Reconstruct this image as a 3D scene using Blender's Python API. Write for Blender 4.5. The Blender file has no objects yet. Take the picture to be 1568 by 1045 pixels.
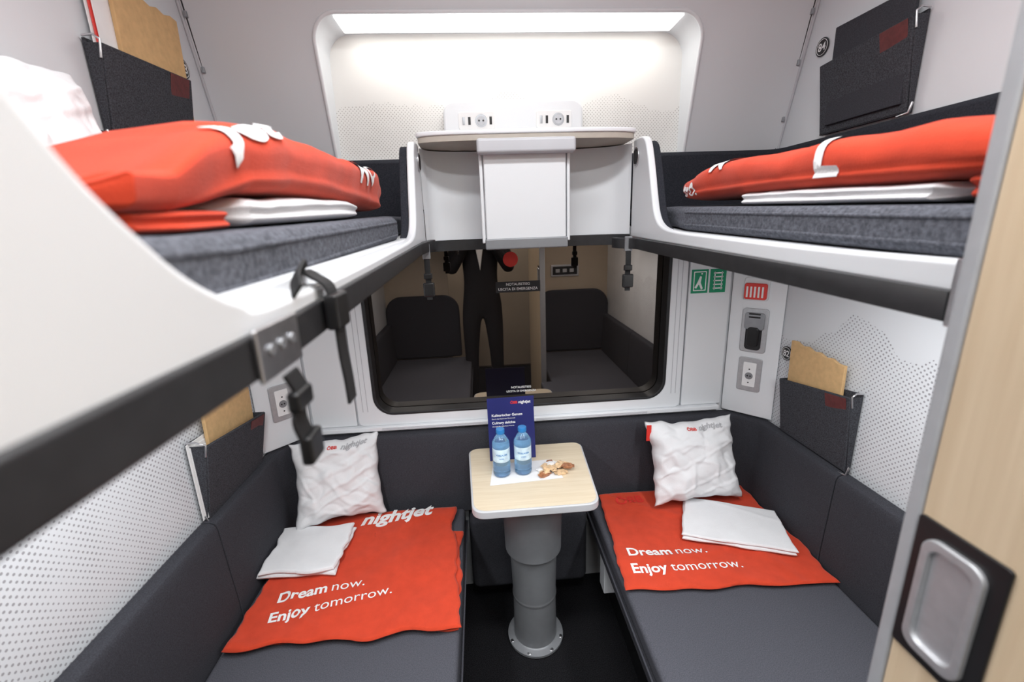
import bpy, bmesh, math, random
from mathutils import Vector, Matrix, noise
random.seed(4)
sc=bpy.context.scene
COL=sc.collection
sc.view_settings.view_transform='Standard'
# ------------------------------------------------------------------ materials
def mat(name,col,rough=.5,metal=0,nscale=None,namt=.15,bump=0,bscale=None,spec=None,emis=None,trans=0,coat=0,sheen=0):
    m=bpy.data.materials.new(name);m.use_nodes=True;nt=m.node_tree;b=nt.nodes['Principled BSDF']
    c=(*col,1)
    b.inputs['Base Color'].default_value=c;b.inputs['Roughness'].default_value=rough;b.inputs['Metallic'].default_value=metal
    if spec is not None:b.inputs['Specular IOR Level'].default_value=spec
    if trans:b.inputs['Transmission Weight'].default_value=trans
    if coat:b.inputs['Coat Weight'].default_value=coat
    if sheen:b.inputs['Sheen Weight'].default_value=sheen
    if emis:
        b.inputs['Emission Color'].default_value=(*emis[0],1);b.inputs['Emission Strength'].default_value=emis[1]
    g=nt.nodes.new('ShaderNodeNewGeometry')
    if nscale:
        n=nt.nodes.new('ShaderNodeTexNoise');n.inputs['Scale'].default_value=nscale;n.inputs['Detail'].default_value=4
        nt.links.new(g.outputs['Position'],n.inputs['Vector'])
        r=nt.nodes.new('ShaderNodeValToRGB')
        r.color_ramp.elements[0].position=.3;r.color_ramp.elements[1].position=.7
        r.color_ramp.elements[0].color=(*[x*(1-namt) for x in col],1)
        r.color_ramp.elements[1].color=(*[min(1,x*(1+namt)) for x in col],1)
        nt.links.new(n.outputs['Fac'],r.inputs['Fac']);nt.links.new(r.outputs['Color'],b.inputs['Base Color'])
    if bump:
        n2=nt.nodes.new('ShaderNodeTexNoise');n2.inputs['Scale'].default_value=bscale or 400;n2.inputs['Detail'].default_value=3
        nt.links.new(g.outputs['Position'],n2.inputs['Vector'])
        bp=nt.nodes.new('ShaderNodeBump');bp.inputs['Strength'].default_value=bump;bp.inputs['Distance'].default_value=.002
        nt.links.new(n2.outputs['Fac'],bp.inputs['Height']);nt.links.new(bp.outputs['Normal'],b.inputs['Normal'])
    return m
def dotted(name,col,dot,axes,pitch,base,amp,seed):
    """white panel with printed dot raster below a mountain-shaped line"""
    m=mat(name,col,.42);nt=m.node_tree;b=nt.nodes['Principled BSDF'];L=nt.links
    g=nt.nodes.new('ShaderNodeNewGeometry');s=nt.nodes.new('ShaderNodeSeparateXYZ');L.new(g.outputs['Position'],s.inputs[0])
    def M(op,a,b_=None,c=None):
        n=nt.nodes.new('ShaderNodeMath');n.operation=op
        for i,v in enumerate((a,b_,c)):
            if v is None:continue
            if isinstance(v,(int,float)):n.inputs[i].default_value=v
            else:L.new(v,n.inputs[i])
        return n.outputs[0]
    u=s.outputs[axes[0]];v=s.outputs['Z']
    row=M('FLOOR',M('DIVIDE',v,pitch*.5))
    off=M('MULTIPLY',M('MODULO',M('ABSOLUTE',row),2.0),.5)
    fu=M('SUBTRACT',M('FRACT',M('ADD',M('DIVIDE',u,pitch),M('ADD',off,50.0))),.5)
    fv=M('MULTIPLY',M('SUBTRACT',M('FRACT',M('ADD',M('DIVIDE',v,pitch*.5),50.0)),.5),.5)
    d=M('SQRT',M('ADD',M('MULTIPLY',fu,fu),M('MULTIPLY',fv,fv)))
    n=nt.nodes.new('ShaderNodeTexNoise');n.noise_dimensions='1D';n.inputs['Scale'].default_value=3.2;n.inputs['Detail'].default_value=5
    n.inputs['Roughness'].default_value=.55;L.new(M('ADD',u,seed),n.inputs['W'])
    hl=M('ADD',M('MULTIPLY',M('SUBTRACT',n.outputs['Fac'],.5),amp),base)
    below=M('LESS_THAN',v,hl)
    n3=nt.nodes.new('ShaderNodeTexNoise');n3.inputs['Scale'].default_value=9;n3.inputs['Detail'].default_value=2
    L.new(g.outputs['Position'],n3.inputs['Vector'])
    rad=M('ADD',M('MULTIPLY',n3.outputs['Fac'],.16),.07)
    msk=M('MULTIPLY',M('LESS_THAN',d,rad),below)
    mx=nt.nodes.new('ShaderNodeMix');mx.data_type='RGBA';L.new(msk,mx.inputs[0])
    mx.inputs[6].default_value=(*col,1);mx.inputs[7].default_value=(*dot,1)
    L.new(mx.outputs[2],b.inputs['Base Color']);return m
WHITE=(.69,.712,.74)
M_wall=mat('wall_white',WHITE,.4,nscale=2,namt=.015)
M_shell=mat('bunk_shell_white',(.75,.77,.795),.32,nscale=3,namt=.01)
M_trimgrey=mat('trim_light_grey',(.5,.51,.54),.4,nscale=8,namt=.03)
M_sideL=dotted('side_wall_dots',WHITE,(.33,.33,.35),('Y',),.0155,1.17,.30,3.1)
M_nicheback=dotted('niche_dots',(.76,.755,.735),(.42,.41,.39),('X',),.012,1.945,.16,7.7)
M_black=mat('black_rubber',(.012,.012,.014),.55,nscale=60,namt=.2)
M_rail=mat('black_rail',(.02,.02,.022),.42,nscale=60,namt=.2)
M_strap=mat('black_webbing',(.009,.009,.01),.7,nscale=300,namt=.4,bump=.5,bscale=900)
M_plastic=mat('black_plastic',(.012,.012,.013),.3,nscale=40,namt=.1)
M_seat=mat('seat_grey_fabric',(.080,.082,.098),.92,nscale=420,namt=.28,bump=.5,bscale=700,spec=.2)
M_back=mat('backrest_charcoal',(.043,.044,.053),.9,nscale=420,namt=.3,bump=.5,bscale=700,spec=.25)
M_matt=mat('bunk_mattress_heather',(.105,.110,.130),.95,nscale=190,namt=.42,bump=.8,bscale=380,spec=.15)
M_pad=mat('bunk_padding',(.026,.028,.036),.95,nscale=300,namt=.3,bump=.4,bscale=600,spec=.2)
M_red=mat('fleece_orange',(.60,.060,.026),.95,nscale=30,namt=.07,bump=.35,bscale=500,spec=.1,sheen=.15)
M_linen=mat('white_linen',(.80,.805,.82),.85,nscale=25,namt=.02,bump=.3,bscale=350,spec=.2)
M_print=mat('white_print',(.85,.85,.85),.8,nscale=50,namt=.02)
M_printg=mat('grey_print',(.45,.45,.47),.8,nscale=50,namt=.02)
M_printr=mat('red_print',(.65,.03,.02),.8,nscale=50,namt=.02)
M_carpet=mat('carpet',(.014,.014,.016),1,nscale=350,namt=.9,bump=1,bscale=400,spec=.1)
M_silver=mat('brushed_steel',(.6,.6,.62),.3,1,nscale=90,namt=.08)
M_satin=mat('satin_aluminium',(.55,.56,.58),.42,.7,nscale=90,namt=.05)
M_dsilver=mat('grey_metal',(.33,.34,.36),.38,.6,nscale=50,namt=.05)
M_alu=mat('door_edge_aluminium',(.42,.43,.45),.4,.15,nscale=50,namt=.04)
M_col=mat('table_column_grey',(.24,.25,.265),.38,.15,nscale=30,namt=.04)
M_edge=mat('table_edge_grey',(.55,.56,.58),.35,nscale=20,namt=.03)
M_paper=mat('paper_white',(.82,.82,.82),.7,nscale=30,namt=.02)
M_green=mat('sign_green',(.0,.26,.12),.5,nscale=10,namt=.03)
M_redp=mat('red_plastic',(.72,.04,.03),.4,nscale=10,namt=.04)
M_leather=mat('brown_red_leather',(.11,.018,.018),.6,nscale=80,namt=.2,bump=.3,bscale=200)
M_kraft=mat('kraft_paper',(.62,.40,.19),.85,nscale=60,namt=.08,bump=.3,bscale=120)
M_pocket=mat('pocket_felt',(.056,.058,.067),.95,nscale=350,namt=.5,bump=.6,bscale=600,spec=.15)
M_navy=mat('brochure_navy',(.018,.022,.13),.35,nscale=6,namt=.15)
M_cookie=mat('snack_wrapper_gold',(.66,.46,.27),.35,nscale=90,namt=.35)
M_cookie2=mat('snack_wrapper_brown',(.36,.15,.07),.35,nscale=90,namt=.4)
M_label=mat('bottle_label',(.62,.78,.90),.5,nscale=60,namt=.15)
M_cap=mat('bottle_cap_blue',(.03,.22,.55),.35,nscale=60,namt=.05)
M_bottle=mat('bottle_plastic',(.35,.62,.90),.06,trans=.85,nscale=30,namt=.1)
M_suit=mat('suit_cloth',(.012,.012,.015),.9,nscale=300,namt=.3)
M_skin=mat('skin',(.55,.32,.23),.5,nscale=40,namt=.08)
M_hair=mat('hair_brown',(.03,.018,.01),.6,nscale=80,namt=.3)
M_corr=mat('corridor_panel',(.48,.40,.31),.5,nscale=5,namt=.05)
def wood(name,c1,c2,axis='Z'):
    m=mat(name,c1,.42);nt=m.node_tree;b=nt.nodes['Principled BSDF'];L=nt.links
    g=nt.nodes.new('ShaderNodeNewGeometry');mp=nt.nodes.new('ShaderNodeMapping');L.new(g.outputs['Position'],mp.inputs[0])
    mp.inputs['Scale'].default_value=(60,60,3) if axis=='Z' else (4,70,70)
    n=nt.nodes.new('ShaderNodeTexNoise');n.inputs['Scale'].default_value=1.5;n.inputs['Detail'].default_value=6;n.inputs['Distortion'].default_value=.4
    L.new(mp.outputs[0],n.inputs['Vector']);r=nt.nodes.new('ShaderNodeValToRGB')
    r.color_ramp.elements[0].position=.35;r.color_ramp.elements[1].position=.7
    r.color_ramp.elements[0].color=(*c2,1);r.color_ramp.elements[1].color=(*c1,1)
    L.new(n.outputs['Fac'],r.inputs['Fac']);L.new(r.outputs['Color'],b.inputs['Base Color']);return m
M_wood=wood('door_maple',(.70,.56,.39),(.62,.48,.32))
M_ttop=wood('table_maple',(.76,.66,.50),(.69,.58,.42),'X')
M_glass=bpy.data.materials.new('night_window_glass');M_glass.use_nodes=True
nt=M_glass.node_tree;nt.nodes.clear();o=nt.nodes.new('ShaderNodeOutputMaterial');mx=nt.nodes.new('ShaderNodeMixShader')
d_=nt.nodes.new('ShaderNodeBsdfDiffuse');d_.inputs[0].default_value=(.006,.005,.005,1)
gl=nt.nodes.new('ShaderNodeBsdfGlossy');gl.inputs[0].default_value=(1,.89,.80,1);gl.inputs['Roughness'].default_value=.005
mx.inputs[0].default_value=.27
nt.links.new(d_.outputs[0],mx.inputs[1]);nt.links.new(gl.outputs[0],mx.inputs[2]);nt.links.new(mx.outputs[0],o.inputs[0])
M_led=mat('led_diffuser',(1,1,1),.5,emis=((1,.98,.94),1.9))
M_lamp=mat('ceiling_lamp_diffuser',(1,1,1),.5,emis=((.98,.99,1),3))
# ------------------------------------------------------------------ helpers
def empty(name,loc=(0,0,0)):
    e=bpy.data.objects.new(name,None);e.empty_display_size=.05;COL.objects.link(e);e.location=loc;return e
def add(name,me,m,parent=None,bevel=0,seg=3,smooth=True,sub=0):
    ob=bpy.data.objects.new(name,me);COL.objects.link(ob)
    if m is not None: me.materials.append(m)
    if smooth:
        for p in me.polygons:p.use_smooth=True
    if parent:
        ob.parent=parent;ob.matrix_parent_inverse=Matrix.Translation(-parent.location)
    if bevel:
        b=ob.modifiers.new('bevel','BEVEL');b.width=bevel;b.segments=seg;b.limit_method='ANGLE';b.angle_limit=math.radians(35)
        b.harden_normals=False
    if sub:
        s=ob.modifiers.new('sub','SUBSURF');s.levels=sub;s.render_levels=sub
    if smooth:
        w=ob.modifiers.new('wn','WEIGHTED_NORMAL');w.keep_sharp=False
    return ob
def from_data(name,vs,fs):
    me=bpy.data.meshes.new(name);me.from_pydata([tuple(v) for v in vs],[],fs);me.update()
    bm=bmesh.new();bm.from_mesh(me);bmesh.ops.recalc_face_normals(bm,faces=bm.faces);bm.to_mesh(me);bm.free();return me
def box(name,lo,hi,m,parent=None,bevel=.003,mtx=None,smooth=True,seg=3):
    vs=[Vector((x,y,z)) for x in (lo[0],hi[0]) for y in (lo[1],hi[1]) for z in (lo[2],hi[2])]
    if mtx is not None: vs=[mtx@v for v in vs]
    fs=[(0,1,3,2),(4,6,7,5),(0,4,5,1),(2,3,7,6),(0,2,6,4),(1,5,7,3)]
    return add(name,from_data(name,vs,fs),m,parent,bevel,seg,smooth)
def prism(name,outline,axis,a0,a1,m,parent=None,bevel=.002,mtx=None,seg=3,smooth=True):
    def P(p,a):
        if axis=='X':v=Vector((a,p[0],p[1]))
        elif axis=='Y':v=Vector((p[0],a,p[1]))
        else:v=Vector((p[0],p[1],a))
        return mtx@v if mtx is not None else v
    n=len(outline);vs=[P(p,a0) for p in outline]+[P(p,a1) for p in outline]
    fs=[tuple(range(n)),tuple(range(2*n-1,n-1,-1))]+[(i,(i+1)%n,n+(i+1)%n,n+i) for i in range(n)]
    return add(name,from_data(name,vs,fs),m,parent,bevel,seg,smooth)
def rrect(x0,y0,x1,y1,r,n=6):
    if not isinstance(r,(tuple,list)):r=(r,)*4
    out=[]
    for (cx,cy,a,rr) in ((x0,y0,180,r[0]),(x1,y0,270,r[1]),(x1,y1,0,r[2]),(x0,y1,90,r[3])):
        sx=1 if cx==x0 else -1;sy=1 if cy==y0 else -1
        if rr<=0: out.append((cx,cy));continue
        for i in range(n+1):
            t=math.radians(a+90*i/n);out.append((cx+sx*rr+rr*math.cos(t),cy+sy*rr+rr*math.sin(t)))
    return out
def circ(cx,cy,r,n=24):return [(cx+r*math.cos(2*math.pi*i/n),cy+r*math.sin(2*math.pi*i/n)) for i in range(n)]
def lathe(name,prof,c,m,parent=None,n=40,bevel=0):
    vs=[];fs=[]
    for r,z in prof:
        for i in range(n):
            a=2*math.pi*i/n;vs.append((c[0]+r*math.cos(a),c[1]+r*math.sin(a),c[2]+z))
    for j in range(len(prof)-1):
        for i in range(n):fs.append((j*n+i,j*n+(i+1)%n,(j+1)*n+(i+1)%n,(j+1)*n+i))
    fs.append(tuple(range(n)));fs.append(tuple(range((len(prof)-1)*n,len(prof)*n)))
    return add(name,from_data(name,vs,fs),m,parent,bevel)
def sweep(name,path,prof,m,parent=None,bevel=0,slope=None):
    vs=[];fs=[];k=len(prof);N=len(path)
    for i,p in enumerate(path):
        a=Vector(path[max(i-1,0)]);b=Vector(path[min(i+1,N-1)]);t=(b-a).normalized();nn=Vector((-t.y,t.x))
        if 0<i<N-1:
            t1=(Vector(p)-a).normalized();cosh=max(.3,t.dot(t1));sc_=1/cosh
        else: sc_=1
        for q in prof:
            dz=slope(p[1]) if slope else 0
            vs.append((p[0]+nn.x*q[0]*sc_,p[1]+nn.y*q[0]*sc_,q[1]+dz))
    for i in range(N-1):
        for j in range(k):fs.append((i*k+j,i*k+(j+1)%k,(i+1)*k+(j+1)%k,(i+1)*k+j))
    fs.append(tuple(range(k)));fs.append(tuple(range((N-1)*k,N*k)))
    return add(name,from_data(name,vs,fs),m,parent,bevel)
def tube(name,pts,r,m,parent=None,cyclic=False,res=4):
    c=bpy.data.curves.new(name,'CURVE');c.dimensions='3D';c.bevel_depth=r;c.bevel_resolution=res
    s=c.splines.new('POLY');s.points.add(len(pts)-1)
    for i,p in enumerate(pts):s.points[i].co=(*p,1)
    s.use_cyclic_u=cyclic;c.use_fill_caps=True
    ob=bpy.data.objects.new(name,c);COL.objects.link(ob);me=bpy.data.meshes.new_from_object(ob.evaluated_get(bpy.context.evaluated_depsgraph_get()))
    bpy.data.objects.remove(ob);return add(name,me,m,parent)
def smooth_path(pts,n=8):
    out=[]
    P=[Vector(p) for p in pts];P=[P[0]*2-P[1]]+P+[P[-1]*2-P[-2]]
    for i in range(1,len(P)-2):
        for k in range(n):
            t=k/n;a,b,c,d=P[i-1:i+3]
            out.append(.5*((2*b)+(c-a)*t+(2*a-5*b+4*c-d)*t*t+(3*b-a-3*c+d)*t**3))
    out.append(P[-2]);return out
def ribbon(name,pts,w,wdir,th,m,parent=None,sm=6):
    P=smooth_path(pts,sm);wd=Vector(wdir).normalized();vs=[];fs=[]
    for i,p in enumerate(P):
        t=(P[min(i+1,len(P)-1)]-P[max(i-1,0)]).normalized();n=t.cross(wd).normalized()
        for a,b in ((-1,-1),(1,-1),(1,1),(-1,1)):vs.append(p+wd*a*w/2+n*b*th/2)
    for i in range(len(P)-1):
        for j in range(4):fs.append((i*4+j,i*4+(j+1)%4,(i+1)*4+(j+1)%4,(i+1)*4+j))
    fs.append((0,1,2,3));k=len(vs);fs.append((k-4,k-3,k-2,k-1))
    return add(name,from_data(name,vs,fs),m,parent,.0006,2)
def text_mesh(name,parts,m,parent,place,width=None,size=1.0,shear=0,offset=0,align='LEFT',subdiv=0):
    x0=0;allv=[];allf=[]
    for s,bo in parts:
        c=bpy.data.curves.new('t','FONT');c.body=s;c.size=size;c.shear=shear;c.offset=bo*size;c.resolution_u=4
        ob=bpy.data.objects.new('t',c);COL.objects.link(ob);bpy.context.view_layer.update()
        me=bpy.data.meshes.new_from_object(ob.evaluated_get(bpy.context.evaluated_depsgraph_get()))
        if subdiv:
            bm=bmesh.new();bm.from_mesh(me);bmesh.ops.triangulate(bm,faces=bm.faces)
            for _ in range(subdiv):
                ed=[e for e in bm.edges if e.calc_length()>.06]
                if not ed:break
                bmesh.ops.subdivide_edges(bm,edges=ed,cuts=1);bmesh.ops.triangulate(bm,faces=bm.faces)
            bm.to_mesh(me);bm.free()
        base=len(allv);xs=[v.co.x for v in me.vertices] or [0]
        for v in me.vertices:allv.append((v.co.x+x0,v.co.y))
        for p in me.polygons:allf.append(tuple(base+i for i in p.vertices))
        x0+=max(xs)+.22*size
        bpy.data.objects.remove(ob)
    xs=[v[0] for v in allv];mn,mx_=min(xs),max(xs);k=(width/(mx_-mn)) if width else 1
    off=0 if align=='LEFT' else (mx_-mn)*k/2
    vs=[place((v[0]-mn)*k-off,v[1]*k) for v in allv]
    me=bpy.data.meshes.new(name);me.from_pydata([tuple(v) for v in vs],[],allf);me.update()
    return add(name,me,m,parent,smooth=False)
def nz(x,y,z=0):return noise.noise(Vector((x,y,z)))
# ------------------------------------------------------------------ room shell
XW=.952;YW=1.614;YN=-.42;H=2.36;Z0=1.78;LEAN=.289;YG=1.648
def ywall(z):return YW if z<Z0 else YW-LEAN*(z-Z0)
box('floor',(-XW-.05,-1.45,-.05),(XW+.05,YW+.12,0),M_carpet,bevel=0)
box('ceiling',(-XW-.05,-1.45,H),(XW+.05,YW+.12,H+.05),M_wall,bevel=0)
box('wall_left',(-XW-.05,YN,0),(-XW,YW+.12,H),M_sideL,bevel=0)
box('wall_right',(XW,YN,0),(XW+.05,YW+.12,H),M_sideL,bevel=0)
wall=empty('wall_window')
WX=.575;WZ0=.842;WZ1=1.60
box('panel_below',(-XW,YW,0),(XW,YW+.11,WZ0-.004),M_wall,wall,0)
box('panel_above',(-XW,YW,WZ1+.004),(XW,YW+.04,Z0-.02),M_wall,wall,0)
box('panel_left',(-XW,YW,WZ0-.004),(-WX-.004,YW+.11,WZ1+.004),M_wall,wall,0)
box('panel_right',(WX+.004,YW,WZ0-.004),(XW,YW+.11,WZ1+.004),M_wall,wall,0)
c=bpy.data.curves.new('n','CURVE');c.dimensions='2D';c.fill_mode='BOTH'
NX=.585;NZ0=Z0-.02;NZ1=2.155;NR=.075
hole=rrect(-NX-.01,NZ0+.001,NX+.01,NZ1,(0,0,NR,NR),10)
hole=[(-NX-.012,NZ0+.001),(NX+.012,NZ0+.001)]+hole[2:]
for pts in ([(-XW,NZ0),(XW,NZ0),(XW,H),(-XW,H)],hole):
    s=c.splines.new('POLY');s.points.add(len(pts)-1)
    for i,p in enumerate(pts):s.points[i].co=(p[0],p[1],0,1)
    s.use_cyclic_u=True
ob=bpy.data.objects.new('n',c);COL.objects.link(ob);bpy.context.view_layer.update()
me=bpy.data.meshes.new_from_object(ob.evaluated_get(bpy.context.evaluated_depsgraph_get()));bpy.data.objects.remove(ob)
for v in me.vertices:
    v.co=Vector((v.co.x,ywall(v.co.y),v.co.y))
add('upper_panel',me,M_wall,wall,smooth=False)
ring=[p for p in hole[1:]]+[hole[0]]
def ringy(z,k):return ywall(z)*(1-k)+1.668*k
vs=[];fs=[];n=len(ring);K=6
for k in range(K+1):
    for p in ring:
        f=k/K;vs.append((p[0],ringy(p[1],f),p[1]))
for k in range(K):
    for i in range(n-1):fs.append((k*n+i,k*n+i+1,(k+1)*n+i+1,(k+1)*n+i))
add('niche_reveal',from_data('niche_reveal',vs,fs),M_wall,wall)
box('niche_back',(-NX-.03,1.660,NZ0-.02),(NX+.03,1.675,NZ1+.02),M_nicheback,wall,0)
lip=[Vector((p[0],ywall(p[1])-.003,p[1])) for p in ring]
tube('niche_lip',lip,.006,M_shell,wall)
box('led_diffuser',(-.53,1.511,NZ1-.010),(.53,1.625,NZ1-.003),M_led,wall,.002)
for s,nm in ((-1,'trim_1'),(1,'trim_2')):
    e=empty(nm)
    pts=[(s*(XW-.004),ywall(z)-.004,z) for z in (1.5,Z0,2.0,H)]
    tube('corner_gasket',pts,.0045,M_trimgrey,e)
    pts=[(s*(XW-.014),ywall(z)-.001,z) for z in (1.5,Z0,2.0,H)]
    tube('shadow_joint',pts,.0022,M_black,e)
    for z in (1.86,2.02,2.15):
        box('clip',(s*(XW-.016)-.004,ywall(z)-.010,z-.008),(s*(XW-.016)+.004,ywall(z)+.002,z+.008),M_dsilver,e,.001)
box('wall_entrance_left',(-XW,YN-.05,0),(-.42,YN,H),M_corr,bevel=0)
box('wall_entrance_right',(.31,YN-.05,0),(XW,YN,H),M_corr,bevel=0)
box('wall_entrance_top',(-.42,YN-.05,2.12),(.31,YN,H),M_wall,bevel=0)
box('wall_corridor',(-XW,-1.45,0),(XW,-1.40,H),M_corr,bevel=0)
e=empty('door_2')
box('corridor_door_leaf',(-.25,-1.398,.02),(.42,-1.375,2.0),M_corr,e,.004)
box('door_frame_left',(-.30,-1.398,0),(-.255,-1.36,2.06),M_dsilver,e,.004)
box('door_frame_right',(.425,-1.398,0),(.47,-1.36,2.06),M_dsilver,e,.004)
e=empty('light_control_panel')
box('frame',(.46,-.4195,1.10),(.70,-.412,1.20),M_silver,e,.003)
box('panel',(.475,-.4118,1.115),(.685,-.409,1.185),M_plastic,e,.002)
for i in range(3):box('button',(.50+.06*i,-.4088,1.135),(.535+.06*i,-.406,1.165),M_trimgrey,e,.001)
# ------------------------------------------------------------------ window
win=empty('window_1')
def frame(name,o,i,y0,y1,m,parent,bev=.003):
    n=len(o);vs=[(p[0],y0,p[1]) for p in o]+[(p[0],y0,p[1]) for p in i]+[(p[0],y1,p[1]) for p in o]+[(p[0],y1,p[1]) for p in i];fs=[]
    for k in range(n):
        j=(k+1)%n
        fs+= [(k,j,n+j,n+k),(2*n+k,3*n+k,3*n+j,2*n+j),(k,2*n+k,2*n+j,j),(n+k,n+j,3*n+j,3*n+k)]
    return add(name,from_data(name,vs,fs),m,parent,bev)
frame('white_surround',rrect(-.64,.80,.64,1.66,.02,8),rrect(-WX,WZ0,WX,WZ1,.075,8),1.596,1.6135,M_shell,win,.004)
for x in (.600,.618,-.600,-.618):
    box('surround_groove',(x-.0012,1.5950,.86),(x+.0012,1.5962,1.45),M_trimgrey,win,0)
frame('rubber_gasket',rrect(-WX,WZ0,WX,WZ1,.075,8),rrect(-WX+.013,WZ0+.010,WX-.013,WZ1-.013,.065,8),1.592,YG-.002,M_black,win,.003)
prism('glass',rrect(-WX+.005,WZ0+.005,WX-.005,WZ1-.005,.06,8),'Y',YG,YG+.006,M_glass,win,0,smooth=False)
prism('night_blackout_pane',rrect(-WX+.002,WZ0+.002,WX-.002,WZ1-.002,.06,8),'Y',YG+.008,YG+.014,M_black,win,0,smooth=False)
gy=YG-.0012
lathe_m=Matrix.Translation((-.025,gy,1.415))@Matrix.Rotation(math.pi/2,4,'X')
prism('red_emergency_dot',circ(0,0,.028,32),'Z',0,.0010,M_redp,win,0,mtx=lathe_m)
def wt(s,x,z,w,m=M_print,y=gy-.0006):
    text_mesh('window_text',[(s,.01)],m,win,lambda a,b:Vector((x+a,y,z+b)),width=w,align='C')
box('text_backing',(-.085,gy-.0002,1.291),(.085,gy+.0004,1.332),M_black,win,0)
wt('NOTAUSSTIEG',.0,1.317,.09);wt('USCITA DI EMERGENZA',.0,1.299,.15)
wt('NOTAUSSTIEG',0.0,.902,.08);wt('USCITA DI EMERGENZA',0.0,.886,.12)
sill=empty('trim_3')
box('sill_plate',(-.80,1.580,.783),(.80,1.612,.800),M_shell,sill,.003)
for k in range(3):
    for x0,x1 in ((-.55,-.1),(.05,.5)):
        box('sill_groove',(x0,1.5785,.785+.004*k),(x1,1.5815,.787+.004*k),M_trimgrey,sill,.0005)
for s,nm in ((-1,'trim_4'),(1,'trim_5')):
    e=empty(nm)
    xa,xb=(.648,.815)
    lo,hi=(min(s*xa,s*xb),max(s*xa,s*xb))
    box('side_panel',(lo,1.600,.80),(hi,1.6135,1.43),M_shell,e,.006)
    A=Vector((s*.822,1.606));B=Vector((s*.948,1.468))
    prism('corner_panel',[(A.x,A.y),(B.x,B.y),(s*.950,1.610)],'Z',.775,1.428,M_shell,e,.004)
def corner_frame(s):
    A=Vector((s*.822,1.606,0));B=Vector((s*.948,1.468,0));u=(B-A).normalized()
    n=Vector((-u.y*s,u.x*s,0))
    if n.y>0:n=-n
    ux=u if s>0 else -u
    O=(A+B)/2
    return Matrix(((ux.x,0,n.x,O.x),(ux.y,0,n.y,O.y),(0,1,0,0),(0,0,0,1)))
def power_socket(parent,M,cx,cz,w=.082,h=.135):
    prism('plate',rrect(cx-w/2,cz-h/2,cx+w/2,cz+h/2,.008),'Z',0,.007,M_satin,parent,.002,mtx=M)
    prism('insert',rrect(cx-w*.28,cz-h*.36,cx+w*.28,cz+h*.36,.004),'Z',.007,.0095,M_paper,parent,.001,mtx=M)
    prism('socket_well',circ(cx,cz-.005,.014),'Z',.0096,.0105,M_dsilver,parent,0,mtx=M)
    for x,z in ((-.005,-.005),(.005,-.005),(0,.022),(0,-.032)):
        prism('pin_hole',circ(cx+x,cz+z,.0028,12),'Z',.0105,.0112,M_black,parent,0,mtx=M)
for s in (-1,1):
    M=corner_frame(s)
    e=empty('power_socket');power_socket(e,M,0,.945)
MR=corner_frame(1)
e=empty('water_bottle_holder')
prism('holder_plate',rrect(-.045,1.035,.045,1.205,.012),'Z',0,.008,M_satin,e,.003,mtx=MR)
prism('holder_ring',rrect(-.034,1.125,.034,1.190,.010),'Z',.008,.016,M_dsilver,e,.003,mtx=MR)
prism('opening',rrect(-.028,1.045,.028,1.165,.014),'Z',.008,.0105,M_black,e,.001,mtx=MR)
prism('arch',rrect(-.020,1.060,.020,1.135,.012),'Z',.0105,.024,M_plastic,e,.004,mtx=MR)
for z in (1.17,1.182):
    prism('pictogram',rrect(-.02,z,.02,z+.006,.002),'Z',.016,.0165,M_plastic,e,0,mtx=MR)
e=empty('emergency_brake_handle')
prism('housing',rrect(-.048,1.235,.036,1.32,.01),'Z',0,.010,M_shell,e,.002,mtx=MR)
prism('red_handle',rrect(-.044,1.240,.032,1.300,.008),'Z',.010,.022,M_redp,e,.003,mtx=MR)
for i in range(5):
    prism('grip_rib',rrect(-.036+.013*i,1.248,-.030+.013*i,1.288,.001),'Z',.022,.0235,M_paper,e,0,mtx=MR)
def sign(name,x0,z0,x1,z1,kind):
    e=empty(name);box('sign_plate',(x0,1.5975,z0),(x1,1.5995,z1),M_green,e,.0005)
    w=x1-x0;h=z1-z0;y0,y1=1.5967,1.5974
    if kind==0:
        prism('figure_body',[(x0+.35*w,z0+.45*h),(x0+.5*w,z0+.72*h),(x0+.6*w,z0+.70*h),(x0+.55*w,z0+.45*h),(x0+.7*w,z0+.2*h),(x0+.6*w,z0+.15*h),(x0+.45*w,z0+.38*h),(x0+.3*w,z0+.2*h),(x0+.2*w,z0+.25*h)],'Y',y0,y1,M_print,e,0)
        prism('figure_head',circ(x0+.6*w,z0+.82*h,.05*w,12),'Y',y0,y1,M_print,e,0)
        frame('door_outline',rrect(x0+.12*w,z0+.1*h,x0+.88*w,z0+.92*h,.002),rrect(x0+.17*w,z0+.14*h,x0+.83*w,z0+.88*h,.002),y0,y1,M_print,e,0)
    else:
        for i in range(5):box('ladder_bar',(x0+.2*w,y0,z0+(.16+.16*i)*h),(x0+.8*w,y1,z0+(.21+.16*i)*h),M_print,e,0)
        for xx in (.25,.7):box('ladder_rail',(x0+xx*w,y0,z0+.12*h),(x0+(xx+.05)*w,y1,z0+.88*h),M_print,e,0)
sign('emergency_exit_sign',.655,1.262,.720,1.352,0);sign('emergency_exit_sign',.728,1.262,.790,1.352,1)
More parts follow.
